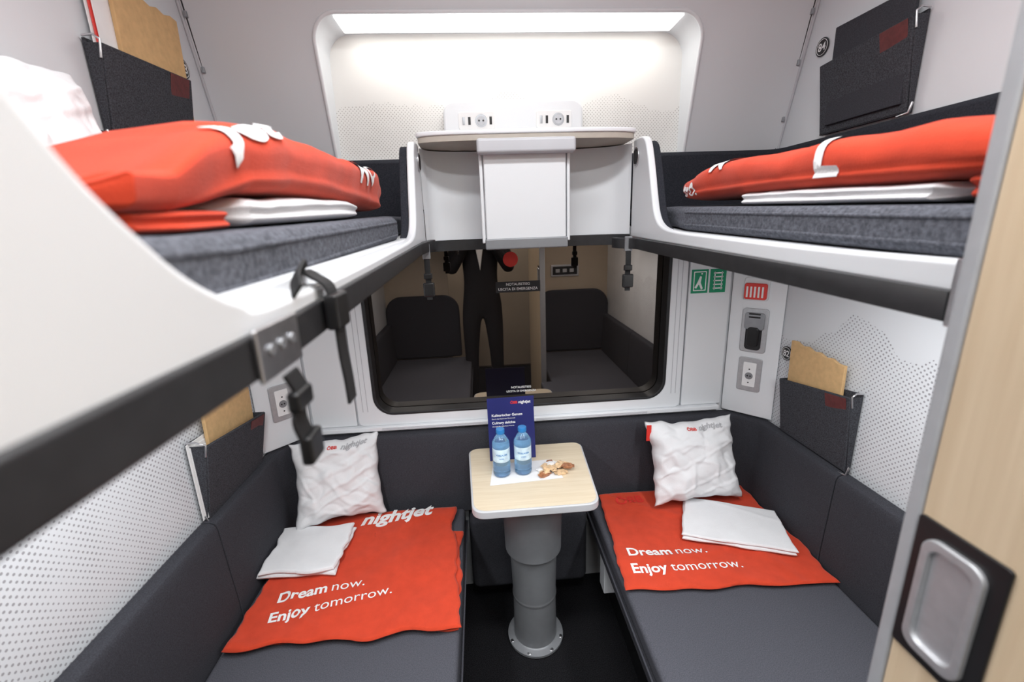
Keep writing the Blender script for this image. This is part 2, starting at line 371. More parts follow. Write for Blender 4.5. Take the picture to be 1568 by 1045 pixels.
# ------------------------------------------------------------------ benches
bp=[(0,.40),(.056,.42),(.056,.50),(.050,.62),(.046,.72),(.044,.752),(.038,.765),(.026,.770),(.004,.770),(0,.766)]
for s in (-1,1):
    e=empty('bench_seat')
    if s<0: out=[(-.25,-.36),(-.25,1.535),(-.893,1.535),(-.893,-.36)]
    else: out=[(.25,.375),(.25,1.535),(.893,1.535),(.893,-.36),(.325,-.36),(.325,.375)]
    prism('seat_cushion',out,'Z',.395,.450,M_seat,e,.014,seg=4)
    o2=[(x-(.006*s if abs(x)<.3 else 0),y) for x,y in out]
    prism('seat_shell',o2,'Z',.355,.394,M_back,e,.008)
    tube('edge_piping',[(s*.2435,y,.397) for y in ((-.34 if s<0 else .39),1.52)],.003,M_seat,e)
    if s<0: ob_=[(-.31,-.35),(-.31,1.50),(-.90,1.50),(-.90,-.35)]
    else: ob_=[(.33,-.35),(.33,1.50),(.90,1.50),(.90,-.35)]
    prism('bench_base',ob_,'Z',.001,.354,M_plastic,e,.005)
    for y0,y1 in ((-.36,.33),(.334,1.098)):
        pa=[(s*.949,y0),(s*.949,y1)]
        if s>0: sweep('side_backrest',pa,bp,M_back,e,.004)
        else: sweep('side_backrest',pa[::-1],bp,M_back,e,.004)
    lo,hi=sorted((s*.335,s*.948))
    prism('end_headrest',rrect(lo,.452,hi,.99,(.02,.02,.13,.13) ),'Y',-.408,-.365,M_back,e,.015)
R=.15
pth=[(.949,1.102)]+[(.949,1.30)]
for i in range(0,11):
    a=math.radians(9*i);pth.append((.949-R+R*math.cos(a),1.609-R+R*math.sin(a)))
full=pth+[(-x,y) for x,y in pth[::-1]]
e=empty('window_end_backrest');sweep('padded_back',full,bp,M_back,e,.004)
box('lower_skirt',(-.24,1.545,.02),(.24,1.60,.40),M_plastic,e,.01)
box('heater_cushion',(-.235,1.47,.10),(.235,1.55,.44),M_back,e,.03,seg=5)
box('white_duct',(.255,1.30,.20),(.30,1.36,.33),M_shell,e,.004)
# ------------------------------------------------------------------ table
T=empty('folding_table',(0,1.34,0))
def tab(k):
    o=[];pts=[(-.203-k,1.150-k),(.194+k,1.150-k),(.220+k,1.543),(-.222-k,1.543)]
    rs=[.045,.045,.035,.035]
    for i,(p,r) in enumerate(zip(pts,rs)):
        P=Vector(p);A=(Vector(pts[i-1])-P).normalized();B=(Vector(pts[(i+1)%4])-P).normalized()
        for t in range(9):
            t/=8;q=(1-t)**2*(P+A*r)+2*t*(1-t)*P+t*t*(P+B*r);o.append((q.x,q.y))
    return o
prism('table_edge',tab(0),'Z',.672,.6985,M_edge,T,.004,seg=4)
prism('table_top_surface',tab(-.006),'Z',.6986,.7000,M_ttop,T,.0006)
lathe('table_column',[(.098,.0),(.106,.004),(.106,.014),(.088,.018),(.081,.022),(.079,.20),(.082,.205),(.082,.213),(.080,.218),(.084,.37),(.090,.395),(.090,.402),(.101,.410),(.105,.60),(.118,.655),(.118,.6715)],(0.0,1.34,.001),M_col,T,48,.001)
for a in (200,250,300,340):
    a=math.radians(a);lathe('flange_bolt',[(.008,0),(.008,.002),(.005,.0028)],(.096*math.cos(a),1.34+.096*math.sin(a),.015),M_silver,T,16)
box('support_bracket',(-.13,1.225,.655),(.125,1.50,.6715),M_col,T,.004)
B=empty('menu_brochure',(-.055,1.44,.70))
mb=Matrix.Translation((-.055,1.445,.7012))@Matrix.Rotation(math.radians(2),4,'Z')@Matrix.Rotation(math.radians(-8),4,'X')
BH=.235
box('front_page',(-.085,0,0),(.085,.0012,BH),M_navy,B,0,mtx=mb)
mb2=Matrix.Translation((-.055,1.512,.7012))@Matrix.Rotation(math.radians(2),4,'Z')@Matrix.Rotation(math.radians(8),4,'X')
box('rear_page',(-.085,-.0012,0),(.085,0,BH),M_navy,B,0,mtx=mb2)
def bt(parts,x,z,w,m=M_print):
    text_mesh('print',parts,m,B,lambda a,b:mb@Vector((x+a,-.0008,z+b)),width=w)
bt([('ÖBB',.03)],-.0,.210,.026,M_printr);bt([('nightjet',.02)],.03,.210,.044)
bt([('Kulinarischer Genuss',.015)],-.070,.166,.112);bt([('Durch die Nacht aus Österreich',0)],-.070,.155,.085)
bt([('Culinary delights',.015)],-.070,.138,.085);bt([('through the night from Austria',0)],-.070,.127,.080)
e=empty('serving_paper');prism('sheet',[(-.145,1.285),(.105,1.300),(.085,1.425),(-.130,1.42)],'Z',.7003,.7010,M_paper,e,0)
for x,y in ((-.101,1.352),(-.026,1.357)):
    e=empty('water_bottle',(x,y,.7012))
    lathe('bottle_body',[(.024,0),(.029,.004),(.0305,.012),(.0295,.020),(.0305,.028),(.0305,.052),(.0290,.060),(.0290,.105),(.0305,.112),(.029,.125),(.020,.142),(.0125,.152),(.0125,.160)],(x,y,.7012),M_bottle,e,36)
    lathe('label',[(.0296,.058),(.0298,.060),(.0298,.104),(.0296,.106)],(x,y,.7012),M_label,e,36)
    lathe('screw_cap',[(.0140,.156),(.0148,.158),(.0148,.170),(.0135,.1725)],(x,y,.7012),M_cap,e,28,.0005)
    text_mesh('label_print',[('VOSLAUER',.02)],M_cap,e,lambda a,b,x=x,y=y:Vector((x+.0303*math.sin(a/.0303),y-.0303*math.cos(a/.0303),.785+b)),width=.042,align='C')
    text_mesh('label_print_2',[('mild',0)],M_cap,e,lambda a,b,x=x,y=y:Vector((x+.0303*math.sin(a/.0303),y-.0303*math.cos(a/.0303),.772+b)),width=.015,align='C')
e=empty('wrapped_cookies',(.09,1.34,.70))
mats=[M_cookie,M_paper,M_cookie,M_cookie2,M_cookie]
for i in range(15):
    a=random.uniform(0,3.14);mm=Matrix.Translation((.088+random.uniform(-.055,.055),1.342+random.uniform(-.036,.036),.707+.006*(i%3)))@Matrix.Rotation(a,4,'Z')@Matrix.Rotation(random.uniform(-.2,.2),4,'X')
    o=[(-.024,-.010),(-.018,-.008),(-.012,-.011),(.012,-.011),(.018,-.008),(.024,-.010),(.024,.010),(.018,.008),(.012,.011),(-.012,.011),(-.018,.008),(-.024,.010)]
    hh=[.0008,.001,.005,.005,.001,.0008,.0008,.001,.005,.005,.001,.0008]
    vs=[mm@Vector((p[0],p[1],h)) for p,h in zip(o,hh)]+[mm@Vector((p[0],p[1],-h)) for p,h in zip(o,hh)]
    fs=[(0,1,10,11),(1,2,9,10),(2,3,8,9),(3,4,7,8),(4,5,6,7)];fs=fs+[tuple(12+k for k in f[::-1]) for f in fs]+[(k,(k+1)%12,12+(k+1)%12,12+k) for k in range(12)]
    add('packet',from_data('packet',vs,fs),mats[i%5],e,.001,2)
# ------------------------------------------------------------------ cloth
def cloth_layer(name,corn,z0,th,m,parent,amp=.003,freq=7,seed=0,edge=.006,n=56,zb=None):
    C=[Vector(c) for c in corn]
    def P(u,v):
        q=(C[0]*(1-u)+C[1]*u)*(1-v)+(C[3]*(1-u)+C[2]*u)*v
        w=edge
        q=q+Vector((w*nz(q.y*9,seed,u>.5)+.4*w*nz(q.y*30,seed,u>.5),w*nz(q.x*9,seed+5,v>.5)))
        return q
    def h(x,y):
        return amp*(nz(x*freq,y*freq,seed)+.6*nz(x*freq*2.3+3,y*freq*1.7,seed+2))+amp*.9*max(0,1-abs(nz(x*3+y*2,y*2.2-x,seed+9))*14)
    vs=[];fs=[]
    for side in (1,0):
        for j in range(n+1):
            for i in range(n+1):
                # cluster rows near the rims so the rounded edge is resolved
                cu=lambda t:.5-.5*math.cos(math.pi*t)
                u,v=.35*i/n+.65*cu(i/n),.35*j/n+.65*cu(j/n);q=P(u,v)
                L1=(C[1]-C[0]).length;L2=(C[3]-C[0]).length
                dE=min(min(u,1-u)*L1,min(v,1-v)*L2);r=th/2
                k=1 if dE>=r else math.sqrt(max(0,1-(1-dE/r)**2))
                b0=zb(q.y) if zb else 0
                if side: z=z0+th/2+th/2*k+h(q.x,q.y)*min(1,dE/.02+.2)
                else: z=z0+th/2-th/2*k
                vs.append((q.x,q.y,z+b0))
    N=(n+1)*(n+1);idx=lambda s,i,j:s*N+j*(n+1)+i
    for s in (0,1):
        for j in range(n):
            for i in range(n):
                f=(idx(s,i,j),idx(s,i+1,j),idx(s,i+1,j+1),idx(s,i,j+1));fs.append(f if s==0 else f[::-1])
    for i in range(n):
        fs.append((idx(0,i,0),idx(1,i,0),idx(1,i+1,0),idx(0,i+1,0)));fs.append((idx(0,i,n),idx(0,i+1,n),idx(1,i+1,n),idx(1,i,n)))
        fs.append((idx(0,0,i),idx(0,0,i+1),idx(1,0,i+1),idx(1,0,i)));fs.append((idx(0,n,i),idx(1,n,i),idx(1,n,i+1),idx(0,n,i+1)))
    me=from_data(name,vs,fs);bm=bmesh.new();bm.from_mesh(me);bmesh.ops.remove_doubles(bm,verts=bm.verts,dist=.00002);bm.to_mesh(me);bm.free()
    add(name,me,m,parent)
    return lambda x,y:z0+th+h(x,y)
def placer(x0,y0,rot,zf,dz=.0016):
    c_,s_=math.cos(rot),math.sin(rot)
    def f(a,b):
        x=x0+a*c_-b*s_;y=y0+a*s_+b*c_;return Vector((x,y,zf(x,y)+dz))
    return f
e=empty('folded_blanket')
cloth_layer('lower_fold',[(-.865,.985),(-.252,.985),(-.258,1.38),(-.88,1.50)],.451,.012,M_red,e,.003,seed=1,edge=.02)
zf=cloth_layer('top_fold',[(-.872,.965),(-.246,.968),(-.292,1.505),(-.86,1.51)],.465,.012,M_red,e,.006,seed=2,edge=.018)
text_mesh('print_dream',[('Dream',.026),('now.',0)],M_print,e,placer(-.795,1.108,math.radians(8),zf),width=.25,subdiv=3)
text_mesh('print_enjoy',[('Enjoy',.026),('tomorrow.',0)],M_print,e,placer(-.79,1.037,math.radians(11),zf),width=.34,subdiv=3)
text_mesh('print_logo',[('nightjet',.035)],M_print,e,placer(-.632,1.43,math.radians(7),zf),width=.27,shear=.3,subdiv=3)
e=empty('folded_blanket')
cloth_layer('lower_fold',[(.262,1.055),(.885,1.03),(.89,1.50),(.30,1.50)],.451,.009,M_red,e,.002,seed=3,edge=.012)
zf2=cloth_layer('top_fold',[(.248,1.045),(.888,1.005),(.885,1.515),(.292,1.525)],.461,.010,M_red,e,.005,seed=4,edge=.014)
text_mesh('print_dream',[('Dream',.026),('now.',0)],M_print,e,placer(.297,1.172,math.radians(-3),zf2),width=.26,subdiv=3)
text_mesh('print_enjoy',[('Enjoy',.026),('tomorrow.',0)],M_print,e,placer(.288,1.101,math.radians(-2),zf2),width=.35,subdiv=3)
text_mesh('print_logo',[('ÖBB',.03)],M_printr,e,placer(.345,1.45,0,zf2),width=.11,subdiv=3)
e=empty('folded_sheet')
for k in range(2):cloth_layer('fold',[(-.895+.006*k,1.195-.005*k),(-.648,1.185+.004*k),(-.64,1.41),(-.885,1.41)],.483+.0145*k,.0145,M_linen,e,.004,freq=9,seed=6+k,edge=.016,n=40)
e=empty('folded_sheet')
for k in range(2):cloth_layer('fold',[(.500,1.222+.003*k),(.825+.002*k,1.105),(.885,1.305),(.60,1.43)],.477+.0115*k,.0115,M_linen,e,.0022,seed=11+k,edge=.007,n=40)
def pillow(name,p_bl,p_br,p_tl,th,seed,text=True,n=60,flip=False,crumple=.5):
    bl,br,tl=Vector(p_bl),Vector(p_br),Vector(p_tl);ux=(br-bl);uy=(tl-bl);w=ux.length;h=uy.length
    ex=ux.normalized();ez=ex.cross(uy).normalized();ey=ez.cross(ex)
    if ey.dot(uy)<0:ey=-ey
    if flip:ez=-ez
    elif ez.y>0:ez=-ez
    C=bl+ux/2+uy/2;e=empty(name,C)
    def rid(u,v,a,b,c,k):
        t=max(0,1-abs(nz(u*a+v*b+seed,v*c-u*.5,k))*6);return t*t*(3-2*t)
    def S(u,v,side):
        a=(max(0,1-abs(u)**3)*max(0,1-abs(v)**3))**.55
        x=u*w/2*(1-.10*(1-v*v)*abs(u));y=v*h/2*(1-.10*(1-u*u)*abs(v))
        wr=.014*nz(u*2.0+seed,v*2.0,side)+.005*nz(u*4+seed,v*4,side+3)+crumple*(.010*rid(u,v,1.6,1.1,1.5,7)+.008*rid(u,v,.9,-2.2,1.2,11)-.007*rid(v,u,2.0,1.0,1.6,17))
        z=side*(th/2*a)+wr*min(1,a*1.6)
        return C+ex*(x+.009*nz(v*4,seed,1))+ey*(y+.009*nz(u*4,seed,2))+ez*z
    vs=[];fs=[]
    for side in (1,-1):
        for j in range(n+1):
            for i in range(n+1):vs.append(S(-1+2*i/n,-1+2*j/n,side))
    N=(n+1)**2;idx=lambda s,i,j:s*N+j*(n+1)+i
    for s in (0,1):
        for j in range(n):
            for i in range(n):
                f=(idx(s,i,j),idx(s,i+1,j),idx(s,i+1,j+1),idx(s,i,j+1));fs.append(f if s==0 else f[::-1])
    me=from_data(name,vs,fs);bm=bmesh.new();bm.from_mesh(me);bmesh.ops.remove_doubles(bm,verts=bm.verts,dist=.0008);bmesh.ops.recalc_face_normals(bm,faces=bm.faces);bm.to_mesh(me);bm.free()
    add('pillow_cover',me,M_linen,e)
    if text:
        def pl(a,b,off=0):
            u=(a+off)/(w/2);v=.76+b/(h/2);return S(max(-.95,min(.95,u)),min(.97,v),1)+ez*.003
        text_mesh('logo_red',[('ÖBB',.03)],M_printr,e,lambda a,b:pl(a,b,-.03),width=.034,subdiv=2)
        text_mesh('logo_grey',[('nightjet',.03)],M_printg,e,lambda a,b:pl(a,b,.016),width=.098,shear=.3,subdiv=2)
    return e,S
pillow('pillow',(-.875,1.385,.505),(-.572,1.475,.50),(-.845,1.510,.79),.11,1.3)
pe,S=pillow('pillow',(.462,1.385,.497),(.812,1.395,.50),(.465,1.505,.79),.12,5.1)
mt=Matrix.Translation(S(-.97,.75,1))
box('red_tag',(-.014,-.004,-.035),(.004,0,.03),M_redp,pe,.001,mtx=mt)
# ------------------------------------------------------------------ upper bunks
RX={-1:-.295,1:.325}
def sl(y):return .038*max(0,min(y,1.4)-.35)
def zm(y):return 1.538+sl(y)
def shearz(ob):
    for v in ob.data.vertices:v.co.z+=sl(v.co.y)
def bunk(s):
    e=empty('upper_bunk_bed');xr=RX[s];xo=xr
    if s<0:
        top=[(-.38,1.80),(-.05,1.78),(.06,1.74),(.12,1.67),(.153,1.628),(.176,1.592),(.196,1.564),(.220,1.540),(.250,1.516),(.292,1.496),(.34,1.487)]
        y0=-.38
    else:
        top=[(.385,1.489)];y0=.385
    top+=[(.60,1.493),(.85,1.502),(1.00,1.508),(1.09,1.516),(1.14,1.532),(1.168,1.560),(1.188,1.605),(1.212,1.67),(1.238,1.730),(1.258,1.755),(1.29,1.764),(1.345,1.765)]
    P=[Vector(p) for p in top];sm=smooth_path([(p.x,p.y,0) for p in P],5);tp=[(v.x,v.y) for v in sm]
    outl=[(y0,1.455)]+tp+[(1.345,1.49)]
    if s<0: outl+=[(.35,1.455)]
    x1=xo+s*.020
    prism('side_rim',outl,'X',xo,x1,M_shell,e,.006,seg=4)
    tp2=[(y,z-.012) for y,z in tp if y>1.08]
    prism('end_liner',[(tp2[0][0],1.498)]+tp2+[(1.345,1.498)],'X',x1+s*.001,x1+s*.020,M_pad,e,.005)
    t=prism('tray',[(x1-s*.004,y0),(s*.950,y0),(s*.950,1.598),(s*.33,1.598),(s*.33,1.345),(x1-s*.004,1.345)],'Z',1.436,1.482,M_shell,e,.004);shearz(t)
    ys=y0+.01
    t=prism('mattress',[(x1+s*.010,ys),(x1+s*.010,.35 if s<0 else .5),(x1+s*.010,.8),(x1+s*.010,1.06),(x1+s*.045,1.20),(s*.375,1.535),(s*.90,1.535),(s*.90,1.2),(s*.90,.8),(s*.90,.35 if s<0 else .5),(s*.90,ys)],'Z',1.484,1.538,M_matt,e,.016,seg=5);shearz(t)
    for z in (1.526,1.498):
        tube('mattress_piping',[(x1+s*.0105,y,z+sl(y)) for y in ((0,.35,.7,1.05) if s<0 else (.41,.7,1.05))],.0026,M_matt,e)
    pb=[(0,1.49),(.035,1.50),(.038,1.70),(.034,1.752),(.022,1.764),(.003,1.764)]
    Rr=.07;pp=[(.949,y0),(.949,1.2)]+[(.949-Rr+Rr*math.cos(math.radians(9*i)),1.609-Rr+Rr*math.sin(math.radians(9*i))) for i in range(11)]+[(.34,1.609)]
    if s<0:pp=[(-x,y) for x,y in pp][::-1]
    sweep('wall_padding',pp,pb,M_pad,e,.003)
    sh=0.006 if s<0 else 0
    xq=xo-s*.004+s*sh
    r0=[(xq,-.38 if s<0 else .388),(xq,.35 if s<0 else .389),(xq,.8),(xq,1.18)]
    sm=smooth_path([(*p,0) for p in (r0[-1],(xo-s*.006,1.26),(s*.283,1.305),(s*.272,1.335))],6)
    path=r0[:-1]+[(v.x,v.y) for v in sm]
    zl,zh=(1.442,1.473) if s<0 else (1.429,1.459)
    pr=[(-.007,zl),(.009,zl),(.009,zh),(-.007,zh)]
    sweep('black_side_rail',path,pr,M_rail,e,.003,slope=lambda y:.032*max(0,y-.35))
    prism('speaker_ring',[( .022*math.cos(2*math.pi*i/32)+1.312,.026*math.sin(2*math.pi*i/32)+1.715) for i in range(32)],'X',xo-s*.0005,xo-s*.004,M_silver,e,.001)
    prism('speaker_grille',[( .016*math.cos(2*math.pi*i/32)+1.312,.020*math.sin(2*math.pi*i/32)+1.715) for i in range(32)],'X',xo-s*.004,xo-s*.0052,M_black,e,.0)
    return e
bL=bunk(-1);bR=bunk(1)
box('rail_end_cap',(.311,.372,1.426),(.325,.387,1.492),M_silver,bR,.002)
C=empty('bunk_shelf_unit')
plan=[(-.294,1.345),(-.288,1.36),(-.27,1.395),(-.21,1.42),(-.12,1.43),(0,1.432),(.12,1.43),(.21,1.42),(.28,1.395),(.312,1.36),(.322,1.345)]
sp=[(v.x,v.y) for v in smooth_path([(*p,0) for p in plan],5)]
def slab(name,z0,z1,dy,m):
    o=[(x,y+dy) for x,y in sp]+[(.31,1.585),(-.285,1.585)]
    return prism(name,o,'Z',z0,z1,m,C,.0015)
slab('curved_body',1.499,1.757,.0,M_shell)
slab('black_lower_band',1.466,1.498,-.004,M_rail)
def shelf(k):
    pts=[(-.295+k,1.315),(-.285+k,1.285+k),(-.20,1.268+k),(0,1.262+k),(.22,1.268+k),(.305-k,1.285+k),(.315-k,1.315),(.315-k,1.598),(-.295+k,1.598)]
    return [(v.x,v.y) for v in smooth_path([(*p,0) for p in pts[:7]],5)]+pts[7:]
prism('shelf_core',shelf(.004),'Z',1.760,1.775,mat('shelf_core_beige',(.42,.38,.33),.5,nscale=40,namt=.05),C,.001)
prism('shelf_top',shelf(0),'Z',1.775,1.787,M_shell,C,.004)
box('hook_lip',(-.132,1.232,1.722),(.132,1.270,1.760),M_trimgrey,C,.008,seg=4)
box('folding_panel',(-.116,1.262,1.497),(.110,1.276,1.730),M_shell,C,.004)
box('panel_side_left',(-.128,1.266,1.49),(-.119,1.30,1.725),M_shell,C,.003)
box('panel_side_right',(.113,1.266,1.49),(.122,1.30,1.725),M_shell,C,.003)
box('panel_foot',(-.120,1.256,1.472),(.114,1.30,1.502),M_col,C,.004)
box('panel_rear_mount',(-.10,1.30,1.50),(.10,1.44,1.72),M_shell,C,.004)
o=empty('shelf_power_outlet')
prism('panel',rrect(-.235,1.7875,.235,1.940,(0,0,.035,.035)),'Y',1.60,1.659,M_shell,o,.008,seg=4)
for cx in (-.125,.135):
    prism('insert_frame',rrect(cx-.06,1.852,cx+.06,1.905,.006),'Y',1.5965,1.60,M_paper,o,.001)
    prism('schuko_well',circ(cx+.015,1.878,.020,28),'Y',1.5955,1.5966,M_dsilver,o,0)
    prism('schuko_well_inner',circ(cx+.015,1.878,.014,28),'Y',1.5950,1.5955,M_trimgrey,o,0)
    for dx in (-.007,.007):
        prism('pin_hole',circ(cx+.015+dx,1.878,.003,12),'Y',1.5943,1.5950,M_black,o,0)
    for k in (-.043,-.024,.047):
        box('usb_port',(cx+k-.004,1.5955,1.866),(cx+k+.004,1.5966,1.890),M_dsilver if k<-.03 else M_black,o,0)
# ------------------------------------------------------------------ belts & brackets
b=empty('safety_belt')
XL=-.295;xf=XL+.0055
box('bracket_plate',(xf,.284,1.440),(xf+.004,.350,1.477),M_silver,b,.0015)
for y in (.300,.317,.334):
    prism('rivet',circ(y,1.460,.0042,16),'X',xf+.004,xf+.006,M_dsilver,b,.0006)
xs=xf+.006
ribbon('webbing_front',[(xs,.318,1.438),(xs+.003,.325,1.418),(xs+.001,.318,1.400),(xs+.004,.326,1.372)],.022,(0,1,0),.003,M_strap,b)
box('buckle',(xs-.002,.307,1.408),(xs+.008,.335,1.424),M_plastic,b,.003)
box('buckle_lower',(xs-.001,.312,1.362),(xs+.009,.338,1.386),M_plastic,b,.003)
b=empty('safety_belt')
Y=.432
ribbon('webbing_over_rim',[(XL-.022,Y+.004,1.496),(XL-.012,Y+.003,1.501),(XL-.002,Y+.001,1.496),(XL+.010,Y,1.486),(XL+.014,Y,1.46),(XL+.014,Y+.002,1.42),(XL+.015,Y+.004,1.392),(XL+.015,Y+.006,1.366)],.024,(0,1,0),.003,M_strap,b)
box('buckle',(XL+.008,Y-.018,1.446),(XL+.021,Y+.018,1.480),M_plastic,b,.003)
ribbon('loose_tail',[(XL-.012,Y,1.503),(XL-.006,Y-.02,1.508),(XL-.002,Y-.045,1.500),(XL+.004,Y-.06,1.490)],.014,(.6,0,.8),.003,M_strap,b)
for s,xx in ((-1,-.290),(1,.298)):
    b=empty('safety_belt')
    box('steel_clip',(xx-.011,1.277,1.452),(xx+.011,1.286,1.494),M_dsilver,b,.002)
    ribbon('webbing',[(xx,1.280,1.46),(xx,1.277,1.42),(xx,1.281,1.375),(xx,1.278,1.335)],.016,(1,0,0),.003,M_strap,b)
    box('buckle',(xx-.016,1.270,1.345),(xx+.016,1.284,1.385),M_plastic,b,.004)
    box('buckle_tongue',(xx-.012,1.272,1.395),(xx+.012,1.284,1.412),M_plastic,b,.003)
# ------------------------------------------------------------------ upper blankets
def loft(name,secs,m,parent,n=72,seed=0,w1=.008,w2=.004,ex=.28,ezz=.6,crease=.0,tilt=0,cz_=0):
    K=[]
    for i in range(len(secs)-1):
        for k in range(8):
            t=k/8;K.append([a+(b-a)*(.5-.5*math.cos(math.pi*t)) for a,b in zip(secs[i],secs[i+1])])
    K.append(list(secs[-1]))
    def pt(kk,a,off=0):
        y,xc,zc,hx,hz=kk;ca,sa=math.cos(a),math.sin(a)
        px=math.copysign(abs(ca)**ex,ca)*(hx+off);pz=math.copysign(abs(sa)**ezz,sa)*(hz+off)
        if crease:px*=1-crease*math.exp(-((pz-cz_-.003*nz(y*6,seed,1))/.0045)**2)
        g=max(0,min(1,(sa+.2)*4))
        w=w1*nz(px*6,y*7,seed)*g+w2*nz(px*12,y*13,seed+2)*g
        t2=math.exp(-(nz(px*2.5+y*3.2,y*2.4-px*2,seed+6)/.07)**2)*w2*1.3*g
        return Vector((xc+px+.006*nz(y*10,pz*20,seed+4),y+.004*nz(a*2,y*3,seed),zc+pz+w-t2+tilt*px*g))
    vs=[];fs=[]
    for kk in K:
        for i in range(n):vs.append(pt(kk,2*math.pi*i/n))
    for j in range(len(K)-1):
        for i in range(n):fs.append((j*n+i,j*n+(i+1)%n,(j+1)*n+(i+1)%n,(j+1)*n+i))
    fs.append(tuple(range(n)));fs.append(tuple(range((len(K)-1)*n,len(K)*n)))
    add(name,from_data(name,vs,fs),m,parent)
    def surf(y,a,off=.0028):
        for i in range(len(K)-1):
            if K[i][0]<=y<=K[i+1][0]:
                t=(y-K[i][0])/max(1e-6,K[i+1][0]-K[i][0]);kk=[p+(q-p)*t for p,q in zip(K[i],K[i+1])];return pt(kk,a,off)
        return pt(K[0] if y<K[0][0] else K[-1],a,off)
    return surf
def Zs(l):return [(y,xc,zm(y)+dz,hx,hz) for y,xc,dz,hx,hz in l]
def wrap_print(parts,parent,surf,s,y0,a0,w,h,dirn,flip=1):
    def pl(a,b):
        ang=a0+flip*b/h
        A=ang if s<0 else (math.pi-ang)
        return surf(y0+dirn*a,A)
    return text_mesh('print',parts,M_print,parent,pl,width=w,subdiv=4)
for s in (-1,1):
    e=empty('folded_sheet')
    if s<0: loft('sheet_fold',Zs([(.47,-.50,.016,.10,.008),(.495,-.50,.017,.13,.016),(.6,-.50,.018,.135,.017),(.86,-.50,.018,.135,.017),(.92,-.50,.017,.125,.014),(.94,-.50,.016,.10,.006)]),M_linen,e,seed=51,w1=.002,w2=.002,crease=.05)
    else: loft('sheet_fold',Zs([(.47,.53,.014,.12,.006),(.49,.53,.014,.155,.012),(.7,.53,.014,.16,.013),(.86,.53,.014,.155,.013),(.90,.53,.013,.12,.006)]),M_linen,e,seed=52,w1=.002,w2=.001,crease=.05)
    e=empty('folded_blanket')
    if s<0:
        loft('lower_fold',Zs([(.322,-.46,.008,.06,.004),(.332,-.46,.010,.090,.009),(.38,-.47,.010,.105,.010),(.445,-.49,.010,.12,.009),(.460,-.49,.009,.11,.004)]),M_red,e,seed=31,crease=.08,w1=.002,w2=.001)
        sf=loft('top_fold',Zs([(.312,-.46,.024,.065,.005),(.326,-.46,.027,.095,.011),(.375,-.475,.030,.108,.014),(.43,-.49,.044,.122,.021),(.50,-.500,.063,.132,.029),(.60,-.505,.072,.138,.036),(.72,-.51,.070,.145,.036),(.88,-.52,.062,.155,.035),(1.0,-.53,.056,.168,.037),(1.08,-.53,.050,.168,.036),(1.14,-.53,.042,.160,.028),(1.172,-.53,.036,.135,.010)]),M_red,e,seed=33,crease=.035,w1=.012,w2=.005,tilt=.10,cz_=-.008)
        wrap_print([('jet',.04)],e,sf,-1,.46,.30,.13,.085,1)
        wrap_print([('MO',.01)],e,sf,-1,.93,.0,.11,.06,1)
    else:
        loft('lower_fold',Zs([(.392,.55,.016,.14,.008),(.402,.55,.018,.165,.016),(.43,.55,.018,.170,.017),(.455,.55,.018,.165,.016),(.468,.55,.018,.14,.006)]),M_red,e,seed=41,crease=.06,w1=.002,w2=.001)
        sf=loft('top_fold',Zs([(.388,.555,.050,.15,.008),(.40,.555,.054,.18,.024),(.52,.555,.058,.182,.034),(.70,.55,.059,.18,.036),(.86,.55,.058,.178,.037),(1.0,.55,.054,.178,.038),(1.08,.55,.048,.174,.036),(1.13,.55,.042,.165,.027),(1.152,.55,.038,.14,.010)]),M_red,e,seed=43,crease=.03,w1=.008,w2=.004,cz_=-.012)
        wrap_print([('tro.',.01)],e,sf,1,1.12,-.45,.085,.05,-1)
        wrap_print([('L',.04)],e,sf,1,.665,-.25,.045,.055,-1)
        wrap_print([('M',.01)],e,sf,1,.985,.25,.05,.05,-1)
pillow('pillow',(-.78,.62,zm(.64)+.004),(-.750,.93,zm(.9)+.004),(-.885,.62,1.82),.08,9.3,text=False)
pe,S=pillow('pillow',(.79,.42,zm(.5)+.004),(.77,.76,zm(.7)+.004),(.885,.42,1.79),.08,12.3,text=False)
box('red_tag',(.825,.735,1.70),(.828,.765,1.76),M_redp,pe,.001)
